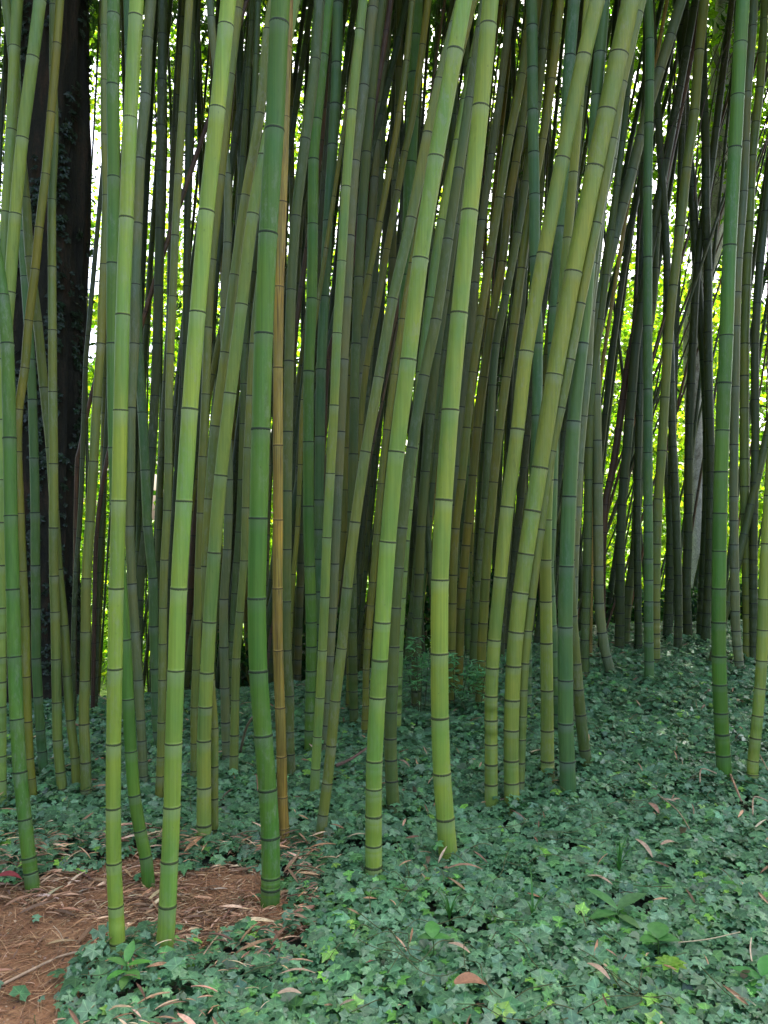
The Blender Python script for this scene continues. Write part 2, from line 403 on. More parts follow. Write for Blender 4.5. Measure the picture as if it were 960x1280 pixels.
CULMS = [
 ('M', "23,0 18.5,59 14,163 8,266 3,367 -2,470 -6,700 -8,1003", 12, 13, "light green culm at the far left edge, leaving the frame partway down"),
 ('M', "50,0 41,72 28,173 19,268 12,366 6,450 2,600 1,760 1,1006", 13, 15, "light green culm curving from the dark trunk's top down along the left edge"),
 ('U', "74.5,0 71,55 64,141 57,218 49,285 44,337 36,401 31,460 23.5,512 22,565 25,642 28,714 31.5,783 32.5,846 34.6,902 36.6,948 40,985 41.5,998", 11, 10, "slender yellowish culm kinked left halfway up, crossing the dark ivy-clad trunk"),
 ('O', "67,0 66.5,84 68,168 65,250 65,334 65.5,413 66,490 67,580 67,660 67.5,720 69,765 70,824 71,878 72,925 75.5,965 79,993", 12, 9, "slim nearly straight olive culm in front of the dark ivy-clad trunk's middle"),
 ('O', "5,0 15,60 22,150 32,248 37,322 47,403 55,485 63,560 68,638 73,712 80,782 84,845 88,900 93.7,947 96,988", 11, 11, "olive culm leaning left as it rises, its foot right of the ivy-clad trunk"),
 ('G', "-40,100 -24,200 -8,300 3,370 9,430 12,548 13.5,645 16,737 18,821 21,899 25,965 31,1024 36,1072 39.6,1100", 17, 15, "thick dark green culm nearest the left edge, foot beside the soil path"),
 ('B', "24,180 28,290 31,346 38.5,450 40.5,500 42.6,573 44,641 44.3,707 45,761 45.3,823 47.7,871 50.4,913 55,966", 11.5, 10, "blue-green culm with a slight bow in front of the ivy-clad trunk's left side"),
 ('O', "133,0 131,33 131,170 133,245 130,331 126,430 121.5,497 117,577 112.5,652 108,723 107,790 106,851 105,905 107,953 107.5,994", 13, 9, "olive culm standing against the bright gap just right of the ivy-clad trunk"),
 ('G', "142,0 141,107 142,222 141,330 141,430 143,560 149,700 156,800 160,874 163.5,939 168,994 175,1038 182,1071 184.7,1095", 15, 15, "dark green culm bowed behind the leftmost thick bright culm, scarred tan at its foot"),
 ('L', "171,0 169.6,21 163,148 158,273 153.5,394 150.8,513 148.4,626 145.4,735.6 143.7,836 142,929.6 141.7,1009.5 142.4,1078 144.7,1132 146.7,1172 147.7,1189", 18.5, 17, "bright green straight culm whose foot stands lowest in the picture, at the soil path"),
 ('R', "190,0 185,49 182,119 175,199 172,280 169,356 168,430 164,510 163,591 162,658 165,730 169,790 173,850 176,900 180,977", 11, 13, "greyish culm close behind the bright straight culm at the soil path"),
 ('B', "166,200 170,330 173,430 178,516 181.5,588 184.7,658 191,723 192,783 194,836 195,894 199,935", 11, 12, "blue-green culm leaning left beside the second narrow bright gap"),
 ('O', "237,0 233,60 228,142 223,219 219,295 216,371 213,443 211,512 210.5,580 209,638 205.5,700 204,760 203,850 202,903 201,946 199,994", 10, 9.5, "slim olive culm just left of the second bright front culm"),
 ('L', "285.5,0 272,136 258,265 247,391 237.4,511.6 230,627 223.6,736 220,838 217,929 215,1008 212,1076 209.5,1131.5 207,1173 205.5,1186", 21.5, 19, "thick bright green culm leaning right, second of the two rising at the soil path"),
 ('R', "264,0 264,22 272,100 284,218 284,304 280,386 283,500 286,600 284,687 280,749 280,809 281,860 282,903 284,950", 11.5, 9, "pale grey-green weaving culm between two brighter leaning ones left of centre"),
 ('O', "299,0 288,94 276,220 265,325 260,410 257,493 253.5,571 251,641.5 248.5,710 247,775 245,837 243,884 243,929 242.8,970", 9.5, 12, "slim olive culm directly right of the thick bright leaning culm"),
 ('O', "345,0 335,38 325,143 307,245 293,344 281,441 269,533 261,624 257,708 259,780 263,850 267.6,910 267.6,958 267.6,998 267.6,1045", 10.5, 12, "grey olive culm leaning right, twinned with a thicker one it crosses low down"),
 ('M', "368,0 357,60 343,130 330,195 316,268 302,381 288,492 276,594.5 268,691 262,777.5 258.6,841 255,925.6 255,984 255,1031 256,1051", 18, 13, "light green leaning culm, mid thick, left neighbour of the big dark green culm"),
 ('G', "352,0 349,30 343,163 335,293 329.5,418 326,537 323,648 321,748 323,839 329,919 334.5,987 338,1046 338.5,1096 338,1120", 23, 24, "thickest culm, deep saturated green, bowed, beside the orange dead one"),
 ('N', "359,60 357,100 356,147 352.6,253 349,359 347.5,460 347.5,557 347.5,650 347,735.6 347.5,813 350,884.6 352,945.7 353,996 355,1035 355,1056", 13, 12, "dead orange-brown culm right behind the thick deep green one"),
 ('K', "399,0 394,75.5 381.5,174.6 370,271 364,363 361.5,452 360,540 359,614 358.6,687 358,752 358.6,813 362,870 362,915 363.6,956 364.6,971", 11, 14, "mid green culm immediately right of the orange dead culm"),
 ('G', "410,0 404,70 396,150 392,200 391,281 389.5,374 386,464.6 385.5,552.6 385.5,633 387,708 389,778 389,838.6 388,890 387.5,935", 14, 13, "dull blue-green culm of even width, second right of the orange dead culm"),
 ('B', "422.5,0 421,80 416,182 410,277 405.6,371 401.5,462 400,546 399,625 399,699 400,780 400,900", 12, 13, "darker blue-green culm hugging the left side of the slim light culm left of centre"),
 ('M', "454,0 450,38.6 440,138.7 432.5,234 427,327 421.4,417 417.7,507 413,592 408.6,672 406,746.6 403,813 400,872 397,920.5 394.5,961 393,990", 11.5, 11.5, "slim light green culm leaning gently right between orange culm and centre"),
 ('R', "468,0 466,11 455,108 444,202 437.5,295.5 434,373 430,450 426,540 421,650 416,760 411,850 406,935", 10, 13, "grey culm running parallel behind the slim light green culm left of centre"),
 ('T', "488,0 483,39 473,101 466,145 455,230 440,330 425,400 410,450 404,564 402,640 399,760 397,895", 6, 7.5, "thin dead pinkish-brown cane crossing behind the culms left of centre"),
 ('K', "478,0 470,60 458,191 452.6,270 448.6,347 445,430 443,498 442,567.7 440,640 440,700 441,820 442.5,908", 11, 12, "shaded green culm with its foot far back, left of the centre"),
 ('O', "577,0 568,30 550,100 535,167 514,273 491,374 473.5,472 457,565 444,653 434,735 427,810.5 419,876 414,932 409,979 404,1018 400.6,1048", 13, 13, "strongly right-leaning grey-olive culm whose foot curls out left of centre"),
 ('L', "580,0 569,64 545,197 525.5,324 510.4,450 495.6,565 485,677.5 478,778 472,872 468,951 467,1019.6 467,1074 467,1092", 20.5, 20, "thick light culm at centre, curving to the right as it rises"),
 ('K', "560,300 545,400 530,470 515,560 502,660 494,760 490,857 488,923 489.6,976 492,1013", 16, 13, "green culm mostly hidden behind the thick light centre culm, foot showing"),
 ('M', "607,5 591,75.5 572,177 552,276 538,373 526.5,466 518,555 510,637.5 503.7,714 499.7,781 497,846 495,915", 12, 11.5, "dull light culm leaning between the two thick bright centre culms"),
 ('K', "612,0 600,60 580,196 569,281 557,364 545.6,443 537.6,518 531.5,589.5 526.5,658 524,718 521.5,772.5 520.5,821 520,885", 12, 11, "dark grey-olive culm in the space left of the brightest thick culm"),
 ('U', "560,130 535,230 515,330 497,440 493,468.6 483.5,537.5 476,604.6 471,668 466,728 461,786 457.7,837 457,882 455,918", 8.5, 9, "slim olive culm showing on the left of the thick centre culm at mid height"),
 ('U', "515,0 508,77 499,142 487,211 474.5,278 461,344 450,395 437,470 432,560 430,665 422,725 416,779 411,850 408,905", 7.5, 8, "thin yellow-olive cane leaning right, seen high up left of the centre culm"),
 ('U', "535,0 520,120 506,190 497,239 483.5,312 471,385 458,458 450,531 445,620 440,700 438,800 436,885", 8, 8.5, "thin yellow-olive cane next right of its twin, farther back"),
 ('U', "388,440 379,500 375.4,581 372,658 367,718 363.6,766 361,840 360,905", 6, 6, "short-looking thin yellow cane leaning just right of the orange culm's middle"),
 ('G', "522,-10 520,0 518,93 513,204 510,290 505,400 498,520 492,620 488,720 486,820 485,875", 12, 17, "broad green culm at top centre vanishing behind the leaning ones below"),
 ('L', "613,0 601,134 587,265 574,392 563,513 555,625 550,725 549.4,817 550,897 552.4,966.5 556.7,1023 560,1066", 22.5, 20.5, "brightest thick culm, right of centre, its foot kicked out to the right"),
 ('R', "640,0 637,23.5 626,110 614.5,194 603,276 594,354 588,430 577,509 570,583 567,680 565,780 562,868", 10, 9.5, "slim grey culm hugging the right side of the brightest thick culm"),
 ('U', "665,0 652,94 637,171 624,248.5 612,324 601,396 591,466 583.6,535 577,600 569.5,661 566.8,719 565,790 563,880", 10, 11, "olive culm, first of the leaning set right of the brightest thick culm"),
 ('U', "668,40 652,160 637,248 628,328 615,400 605,472 597,535 591,594.5 585,654 580,710 576,761 574,820 573,865", 11, 10, "olive culm, second of the leaning set right of the brightest thick culm"),
 ('U', "700,0 690,100 665,250 652,336 643,406 633,472 624,537.5 617,603 611.5,666 607,724 604,779 601.4,826 600,885", 12, 10, "olive culm, last of the leaning set, foot behind the feathery seedlings"),
 ('K', "684,0 672,130 657,228 647,292 632,370 620,430 615.5,482 610.5,554 607,623 600,700 594,780 590,868", 10, 10, "green shaded culm third of the leaning set right of the brightest culm"),
 ('B', "664,0 665,33.6 666,139 668,244 668.5,322 672,430 671,520 668,600 664,680 660,760 658,890", 12, 14, "blue-green upright culm at top, passing behind two leaning yellow-green ones"),
 ('B', "718,0 712,71 706,200 701,285 694,385 692,430 691,520 690,600 688,662 685,709 687,745 689,782 695,846 700,915", 14, 15, "bluish culm bending right at its lower third to meet a broader bluish one"),
 ('Y', "747,0 730,70.5 703,199 680,318 658,440 647,537 634,634 625.6,721.5 618,800 614,870 614,930 614,980 614,1007", 16, 19, "yellow-green leaning culm, left one of the crossing-line pair right of centre"),
 ('Y', "789,0 773.6,69 743.4,210 716.5,341 693,469 674.6,585 657.5,692.6 645,790 640,875 639,950 640,1006", 18.5, 24, "thick yellow-green culm with the strongest lean, reaching top right of centre"),
 ('O', "801,0 787,60 777,104 765,175 745,280 725,380 712,450 700,510 688.7,564 674.6,661.7 663.5,748 655,829 652,895 650,953 648,1000", 13, 14, "yellow-green culm tucked close along the right side of the strongest leaning one"),
 ('R', "788,40 775,120 765,200 753.5,249.5 746,321 738,389.5 735,457 729,520.7 724,579 721.6,634 719,682 717,760 717,905", 10, 12, "grey culm behind the broad bluish culm right of centre"),
 ('B', "755,0 750,67 746,121 736,329 727,430 717,527 711.5,621 708,708 706.5,783.6 707,850 707,904 709,951 710,988", 19.5, 14, "broad bluish culm with powdery bloom, foot ringed with dark nodes in ivy"),
 ('K', "742,330 730,430 722,500 716,600 712,700 715,770 720,830 725.6,893.6 730.7,937 734,957", 14, 11, "green culm emerging low from behind the broad bluish culm, foot to its right"),
 ('Y', "702,380 694,470 685,600 682,700 683,804 683.6,863 684,913 684.3,951 685,972", 16.5, 12, "olive-green culm with its foot just left of the broad bluish culm's foot"),
 ('R', "852,0 838,45 812,130 790,213 768,299 749,380 744,430 745,494 746,551 747,604.6 747.5,657 748,708 749,754 752.5,791 758,820.5 764,843", 12, 13, "grey-green culm bent like an S, foot swerving right, top leaning far right"),
 ('B', "808,0 812,50 811,155 809.6,235 809.6,322 809.6,408 810,487 810,566 810,631.5 810.6,698.6 810.6,751.7 811,803 811.5,850", 11.5, 11, "upright blue-green culm standing free before the bright gap on the right"),
 ('O', "881,0 874,64 868,139 858,211 850.5,284 841.5,357.6 835,430 831,497 827.4,563.6 823,624 821,680 820,730.5 819.6,774 819.6,828", 10.5, 12, "olive culm leaning right, next right of the upright blue-green culm"),
 ('D', "878,0 879,100 882,185 882.4,262 885,339 885,416 886,489 888,557.6 888.5,623 887,700 882,800", 11, 10, "dark green culm close left of the thick green culm near the right edge"),
 ('D', "820,100 826,200 831,270 834,339 838,430 840,527 843,591 845.5,651.6 847.5,719 848,769 847,812", 10, 9, "dark upright culm in the middle of the right-hand bright gap"),
 ('D', "846,0 850,34 855,100 858,161 865,235 870,319 875,389.5 880,450 884,540 883,640 879,720 876,796", 11, 11, "dark culm leaning left as it rises, crossing the olive one right of centre"),
 ('G', "929,0 925.4,55 918.7,185.7 912,308 908,420 903,538.5 900,642 898.6,736 898.6,820.5 901,891 904,944 906,972", 17.5, 16, "thick green culm near the right edge, pale powdery patches below its nodes"),
 ('R', "941,0 941,33.6 934.5,116 929.5,240 923,324 920,408 919,483.7 917.7,556 917,621 917.7,681 918.7,739 919.7,788.6 923.7,826 925.4,840", 11, 9.5, "slim grey-green culm tight behind the thick green culm near right edge"),
 ('O', "956,0 955,25 949.6,111 940.5,196 937,278 933,357.6 931,430 930.5,510.6 930.5,574 931.5,642.6 933,698.6 934,744.6 935,791 935,824", 12, 9.5, "olive upright culm second right of the thick green culm near right edge"),
 ('Y', "985,200 975,400 966,560 958,680 954.6,749 952,826 947,894.7 941.5,950.7 940.5,975", 13.5, 13, "yellow-green culm at the right edge, only its lower part in view"),
 ('D', "975,140 965,200 950,330 944,430 944,500 944,564 942,682 942,826", 9.5, 10, "dark culm at the right edge behind the olive upright culm"),
 ('K', "830,240 821,292 816,380 805,450 800,510 799.5,560 800.5,598 796,640 793,688 784,756 781,806", 11, 9, "olive crooked culm with a bend at mid height before the right-hand gap"),
 ('D', "840,160 825,240 810,330 795,430 790,490 784,560 780,598 776,665 775,766 774,812", 11.5, 11, "dark thick culm leaning right, left border of the right-hand bright gap"),
 ('T', "830,230 815,300 800,380 784,463 768,574 757,631 753,700 752,810", 9, 9, "brown dead culm leaning right behind the S-bent grey one"),
 ('N', "808,140 797,200 784,262 772,336 757,430 748,500 741,620 738,822", 4.5, 5, "thin orange-brown dead cane leaning between grey culms right of centre"),
 ('K', "750,400 740,480 736,560 735,640 733,740 731,800 731,845", 11, 10, "short dull olive culm standing left of the S-bent grey one"),
 ('D', "900,120 890,200 872,330 866,430 861.6,530 860,618 860,665 858,732 860,796", 11, 9, "dark culm with its foot before the mottled pale trunk"),
 ('D', "803,300 800,480 797,600 797,700 798,810", 9, 9, "dark thin upright culm behind the crooked olive culm"),
 ('D', "848,300 842,480 838,680 834,797", 11, 9, "dark upright culm rising from the low hedge in the right-hand gap"),
 ('O', "326,330 316,430 309,560 307,635 305,701 300,765 295.5,823 294,875 293,919 292,970", 11, 8, "olive culm just left of the thickest deep green culm, foot far back"),
 ('K', "310,330 306,430 304,530 302,600 299,665 292,780 288,890", 10, 9, "dull grey-olive culm behind the light leaning culm, left of the thickest"),
 ('D', "118,330 110,420 107,460 101,630 95,715 92,800 92,905", 6, 6, "dark thin cane against the bright gap, nearest the ivy-clad trunk"),
 ('T', "150,240 131,420 114,494 100,560 96,584 94,700 93,895", 5, 5, "brown bent dead cane crossing the bright gap beside the ivy-clad trunk"),
 ('T', "230,240 200,330 165,450 134,574 121,665 118,760 116,892", 5, 6, "brown dead cane slanting across behind the leftmost bright culm"),
 ('D', "140,300 136,480 132,560 126,672 122,760 119,890", 6.5, 6, "dark upright thin cane in the left bright gap, right of the brown bent one"),
 ('D', "203,0 201,215 196,430 190,560 182,665 174,750 172,895", 11, 11, "dark green culm right of the second bright gap, fading into shade"),
 ('D', "240,0 235,215 232,430 228,600 226,890", 8, 9, "dark culm between the slim olive and second thick bright culm"),
]
for i, (c, pts, wb, wt, lab) in enumerate(CULMS):
    traced(c, pts, wb, wt, lab, dy={5: .07}.get(i), seed=i)

# ---- the crowd of shaded culms behind
def fill(px, py, Y, lean, curv, wd, code, rnd, label, group, ylean=0.0):
    x0_ = (px - 480) / FPX * Y; zr = CAMZ - (py - 640) / FPX * Y
    def X(z): return x0_ + lean * (z - zr) + curv * (z - zr) ** 2
    zb = G(x0_, Y)
    zb = G(X(zb), Y) - .05; ztop = 10.5
    amp = rnd.uniform(0, .02); ph = rnd.uniform(0, 6); wl = rnd.uniform(.9, 2)
    line = [Vector((X(z) + amp * math.sin(z * wl + ph), Y + ylean * (z - zb), z)) for z in np.linspace(zb, ztop, 26)]
    L = sum((line[i + 1] - line[i]).length for i in range(25)); nodes = []; s = .1 + rnd.uniform(0, .1)
    while s < L - .4: nodes.append(s); s += spac(s) * rnd.uniform(.85, 1.1)
    r0 = wd / 2
    o = line[0].copy()
    me, _ = stem_mesh(line, lambda s: r0 * (1 - .55 * max(0, s / L - .25)), nodes, 9, o, rnd, True)
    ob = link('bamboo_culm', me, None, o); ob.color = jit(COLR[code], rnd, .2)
    ob.rotation_euler = (0, 0, 0)
    return tag(ob, label, 'bamboo', group)
rf = random.Random(99); REAR = []
LAND = [(16, 'left of the ivy-clad trunk'), (100, 'behind the ivy-clad trunk'), (185, 'behind the left soil-path culm'), (243, 'behind the right soil-path culm'), (300, 'behind the twin leaning culms'),
        (342, 'behind the thickest green culm'), (372, 'behind the orange dead culm'), (430, 'just right of the orange dead culm'), (480, 'left of the thick centre culm'), (525, 'behind the thick centre culm'),
        (592, 'behind the brightest thick culm'), (642, 'behind the leaning olive set'), (692, 'behind the strongest-leaning culm'), (738, 'behind the broad bluish culm'), (795, 'behind the S-bent grey culm'),
        (862, 'in the right-hand bright gap'), (925, 'behind the powdery green culm at right'), (3000, 'at the right edge')]
def rear_label(px, lean, wd, code, Y):
    dep = 'nearer' if Y < 8.5 else ('middle' if Y < 10.5 else 'farthest')
    lm = next(l for b_, l in LAND if px < b_)
    cw = {'D': 'blackish', 'K': 'dull green', 'T': 'dead brown', 'U': 'yellow-olive', 'R': 'greyish'}[code]
    sz = 'slender' if wd < .045 else ('medium' if wd < .068 else 'stout')
    ln = 'leaning hard right' if lean > .13 else ('leaning right' if lean > .05 else ('leaning left' if lean < -.01 else 'upright'))
    return f'{sz} {cw} {ln} {dep} rear culm {lm}'
zones = [((205, 400), 62, "dark shaded bamboo culm deep behind the left half of the grove", "shaded culms deep behind the left half"),
         ((400, 735), 112, "dark shaded bamboo culm deep behind the centre of the grove", "shaded culms deep behind the centre"),
         ((735, 965), 24, "dark backlit bamboo culm before the bright gap on the right", "backlit culms in the right-hand gap"),
         ((98, 200), 9, 'x', 'slim dark culms in the left bright gaps'),
         ((136, 182), 7, "dark thin culm behind the two bright culms at the soil path", "dark culms behind the soil path pair"),
         ((-90, 16), 16, "dark culm half hidden left of the ivy-clad trunk", "dark culms left of the ivy-clad trunk"),
         ((970, 1120), 18, "dark culm beyond the right edge of the grove", "dark culms beyond the right edge")]
for (a_, b_), n, lab, grp in zones:
    for k in range(n):
        px = a_ + (b_ - a_) * (k + rf.random()) / n; Y = rf.uniform(6.9, 12.5) if a_ != 735 else rf.uniform(8.2, 14)
        right = px > 720
        if 795 < px < 910 and rf.random() < .5: continue
        lean = rf.gauss(.07, .055) if px > 210 else rf.gauss(.03, .02)
        if right: lean = rf.gauss(.08, .10)
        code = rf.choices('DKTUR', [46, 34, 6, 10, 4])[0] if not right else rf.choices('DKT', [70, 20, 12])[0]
        wd = rf.uniform(.05, .085) if rf.random() < .8 else rf.uniform(.02, .04)
        if grp.startswith('slim'): wd = rf.uniform(.02, .045); lean = rf.gauss(.02, .02); Y = rf.uniform(9, 13)
        ob_ = fill(px, 500, Y, lean, rf.gauss(0.002, .005), wd, code, rf, rear_label(px, lean, wd, code, Y), grp, rf.gauss(0, .02)); ob_['px'] = px; REAR.append(ob_)
# thin slanting dead canes at the top right
for k in range(14):
    px = rf.uniform(860, 965); py = rf.uniform(60, 300); Y = rf.uniform(7.5, 12); ln = rf.uniform(.15, .42); wd = rf.uniform(.015, .035); cd = rf.choice('DDT')
    ob_ = fill(px, py, Y, ln, 0, wd, cd, rf, '%s %s cane slanting %s across the top right, %s the thick green culm' % ('hair-thin' if wd < .025 else 'thin', 'brown' if cd == 'T' else 'blackish',
         'steeply' if ln < .22 else ('widely' if ln < .32 else 'sharply'), 'left of' if px < 895 else ('behind' if px < 930 else 'right of')), "slanting canes at the top right"); ob_['px'] = px; REAR.append(ob_)
from collections import defaultdict
dup = defaultdict(list)
for o in REAR: dup[o['label']].append(o)
for lb, os_ in dup.items():
    if len(os_) < 2: continue
    os_.sort(key=lambda o: o['px']); n = len(os_)
    wd_ = {2: ['leftmost', 'rightmost'], 3: ['leftmost', 'central', 'rightmost'], 4: ['leftmost', 'inner left', 'inner right', 'rightmost']}.get(n) or ['leftmost'] + [q + '-from-left' for q in 'second third fourth fifth sixth seventh eighth'.split()][:n - 2] + ['rightmost']
    for w_, o in zip(wd_, os_):
        t_ = w_ + ' ' + lb
        if len(t_.split()) > 16: t_ = t_.replace(' rear culm', ' culm').replace(' across the top right', ' at top right')
        o['label'] = t_
for o in REAR: del o['px']
# ------------------------------------------------------------------ leaves
def frames(N, up, spread, r=rng):
    n = np.array(up, dtype=float)[None, :] + r.normal(0, spread, (N, 3)); n /= np.linalg.norm(n, axis=1)[:, None]
    t = r.normal(0, 1, (N, 3)); t -= (t * n).sum(1)[:, None] * n; t /= np.linalg.norm(t, axis=1)[:, None]
    b = np.cross(n, t); return t, b, n
def leaves(name, C, fr, size, T, TF, tint, mat, vein=None, kind=None, parent=None, smooth=False):
    T = np.array(T, dtype=float); TF = np.array(TF); N = len(C); K = len(T); t, b, n = fr
    size = np.asarray(size)[:, None, None] if np.ndim(size) else size
    V = C[:, None, :] + size * (T[None, :, 0:1] * t[:, None, :] + T[None, :, 1:2] * b[:, None, :] + T[None, :, 2:3] * n[:, None, :])
    F = (np.arange(N) * K)[:, None, None] + TF[None]
    tc = np.concatenate([np.repeat(tint, K, axis=0), np.ones((N * K, 1))], axis=1)
    at = {'tint': (tc, 'FLOAT_COLOR')}
    if vein is not None: at['vein'] = (np.tile(vein, N), 'FLOAT')
    o = link(name, mesh(name, V.reshape(-1, 3), F.reshape(-1, TF.shape[1]), mat, smooth, at), parent)
    return o
def tints(N, stops, r=rng, v=.15):
    cols = np.array([s[1] for s in stops]); p = np.array([s[0] for s in stops], dtype=float); p /= p.sum()
    c = cols[r.choice(len(stops), N, p=p)]; return np.clip(c * (1 + r.normal(0, v, (N, 1))) * (1 + r.normal(0, v * .3, (N, 3))), .003, .9)
ang = [-150, -108, -80, -50, -25, 0, 25, 50, 80, 108, 150]; rad_ = [.30, .50, .42, .66, .53, .84, .53, .66, .42, .50, .30]
zz = [0, -.07, .04, -.09, .05, -.12, .05, -.09, .04, -.07, 0]
IVT = [(0, 0, 0)] + [(r * math.sin(math.radians(a_)), r * math.cos(math.radians(a_)) - .1, z) for a_, r, z in zip(ang, rad_, zz)]
IVF = [(0, i + 1, i) for i in range(1, 11)]; IVV = [1] + [1 if i % 2 else 0 for i in range(11)]
# ---- ivy ground cover
BASES = [tuple(o.matrix_world.translation) if False else tuple(o.location) for o in bpy.data.objects if o.name.startswith('bamboo_culm') and o.type == 'EMPTY']
C = []; SZ = []
for _ in range(165000):
    Y = 1.7 + (9.8 - 1.7) * (rng.random() ** .85); x = rng.uniform(-1, 1) * (.50 * Y + .9)
    ins = inpoly(x, Y) if x < .2 and Y < 4.2 else False
    if x < .4 and Y < 4.4:
        d = edge_d(x, Y)
        if ins and d > .05: 
            if rng.random() > .004: continue
        elif ins and rng.random() < .6: continue
        elif not ins and d < .28 and rng.random() < .62 - d * 2: continue
    hole = noise.noise((x * 2.6, Y * 2.6, 11)) + .6 * noise.noise((x * 7, Y * 7, 5))
    if hole > .50 and rng.random() < .7: continue
    md = .05 + .045 * noise.noise((x * 3.3, Y * 3.3, 1)) + .025 * noise.noise((x * 9, Y * 9, 4))
    if ins: md = .02
    u = rng.random() ** .6
    C.append((x, Y, G(x, Y) + .012 + max(.01, md) * u + (.012 if ins else 0))); SZ.append(.024 + .036 * rng.random() ** 1.9 + (.008 if u > .9 else 0))
for bx, by, bz in BASES:                       # ivy climbs close round every culm foot
    if by > 7.5 or inpoly(bx, by): continue
    for k in range(26):
        th = rng.uniform(0, 6.283); rr = rng.uniform(.045, .13); x = bx + rr * math.cos(th); Y = by + rr * math.sin(th)
        C.append((x, Y, G(x, Y) + rng.uniform(.02, .11))); SZ.append(rng.uniform(.03, .06))
C = np.array(C); SZ = np.array(SZ); N = len(C)
fr = frames(N, (0, -.22, 1), .28)
ti = tints(N, [(40, (.070, .175, .074)), (44, (.110, .240, .108)), (9, (.11, .27, .085)), (1.5, (.20, .42, .06)), (5, (.052, .12, .048))])
# the ivy nearest the viewer has more young pale leaves
near = (C[:, 1] < 3.3) & (C[:, 0] > -.4) & (rng.random(N) < .055)
ti[near] = np.array([.10, .28, .05]) * (1 + rng.normal(0, .2, (near.sum(), 1)))
tag(leaves('ivy_ground_cover', C, fr, SZ, IVT, IVF, ti, M_IVY, IVV, smooth=True), 'dark green ivy carpeting the ground under the bamboo culms', 'ivy', None, 'stuff')

# ---- bamboo canopy
DIA = [(-.5, 0, 0), (0, -.13, .03), (.5, 0, -.04), (0, .13, .03)]; DF = [(0, 1, 2, 3)]
N = 115000
Y = rng.uniform(4.3, 20, N); x = rng.uniform(-9.5, 10.5, N) * np.maximum(1, Y / 11); z = np.minimum(11.5, np.maximum(6.2, 1.9 + .64 * Y)) + rng.random(N) * 4.0
cl = np.array([noise.noise((a_ * .9, b_ * .9, c_ * .9)) for a_, b_, c_ in zip(x, Y, z)])
keep = cl > -.28
C = np.stack([x, Y, z], 1)[keep]; N = len(C)
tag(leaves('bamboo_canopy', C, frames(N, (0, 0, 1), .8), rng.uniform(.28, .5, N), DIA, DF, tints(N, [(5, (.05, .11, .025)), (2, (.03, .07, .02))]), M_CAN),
    'leafy bamboo canopy hanging dark above the grove', 'foliage', None, 'stuff')
N = 26000  # leaf masses added out of view, to cut side light on the culms
sd = rng.choice([-1, 1], N); x = np.where(sd < 0, rng.uniform(-7.5, -4.6, N), rng.uniform(5.0, 8.0, N)); Y = rng.uniform(-3.5, 6.0, N); z = rng.uniform(.3, 8.5, N)
keep = (np.abs(x) > .52 * Y + 1.6) & ((x < 0) | (Y > 2.5)); C = np.stack([x, Y, z], 1)[keep]; N = len(C)
tag(leaves('side_light_blocker', C, frames(N, (0, 0, .6), .8), rng.uniform(.2, .36, N), DIA, DF, tints(N, [(5, (.05, .11, .025)), (2, (.03, .07, .02))]), M_CAN),
    'unseen leaf masses added on both sides to block side light', 'foliage', None, 'stuff')
# lower sprays of leaves at the far side of the grove
N = 26000
Y = rng.uniform(9.5, 15, N); x = rng.uniform(-.62, .62, N) * Y; z = rng.uniform(3.0, 9, N)
px = 480 + x / Y * FPX
cl = np.array([noise.noise((a_ * 1.3, b_ * 1.3, c_ * 1.3)) for a_, b_, c_ in zip(x, Y, z)])
dens = np.interp(px, [-100, 90, 115, 200, 260, 420, 700, 760, 1060], [.5, .3, -.1, .0, .35, .5, .4, .0, .0])
keep = cl > .25 - dens
C = np.stack([x, Y, z], 1)[keep]; N = len(C)
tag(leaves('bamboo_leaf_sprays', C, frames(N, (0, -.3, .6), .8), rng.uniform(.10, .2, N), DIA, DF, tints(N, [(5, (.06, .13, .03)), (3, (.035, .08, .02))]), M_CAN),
    'fine bamboo leaf sprays high between the rear culms', 'foliage', None, 'stuff')
# ---- sunlit wood beyond
LF = [(-.5, 0, 0), (0, -.33, .06), (.5, 0, -.06), (0, .33, .06)]
N = 185000
ncl = 1150; cc = np.stack([rng.uniform(-17, 18, ncl), rng.uniform(17, 26, ncl), rng.uniform(-4.8, 18.5, ncl)], 1)
ci = rng.integers(0, ncl, N); C = cc[ci] + rng.normal(0, .75, (N, 3)) * np.array([1, 1, .8])
GAPS = [(118, 195, 19), (112, 160, 9), (128, 225, 10), (182, 262, 12), (174, 158, 10), (190, 622, 20), (110, 430, 14), (790, 95, 20), (955, 335, 28), (900, 130, 16), (880, 330, 20), (118, 340, 18), (640, 300, 14), (700, 80, 16), (360, 548, 7), (838, 390, 12), (905, 240, 14)]
px = 480 + C[:, 0] / C[:, 1] * FPX; py = 640 - (C[:, 2] - CAMZ) / C[:, 1] * FPX
keep = C[:, 2] > -5
for gx_, gy_, gr in GAPS:
    d = np.hypot(px - gx_, (py - gy_) * .6); keep &= ~((d < gr * 1.0) & (rng.random(len(px)) < .93))
C = C[keep]; N = len(C)
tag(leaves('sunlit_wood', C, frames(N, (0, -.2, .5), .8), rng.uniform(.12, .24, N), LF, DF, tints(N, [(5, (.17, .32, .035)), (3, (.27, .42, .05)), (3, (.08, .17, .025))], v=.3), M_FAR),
    'sunlit yellow-green leaves of the wood beyond the grove', 'wood', None, 'stuff')
N = 60000; C = np.stack([rng.uniform(-24, 25, N), rng.uniform(27, 33, N), rng.uniform(-4.8, 10, N)], 1)
px = 480 + C[:, 0] / C[:, 1] * FPX; py = 640 - (C[:, 2] - CAMZ) / C[:, 1] * FPX; keep = np.ones(N, bool)
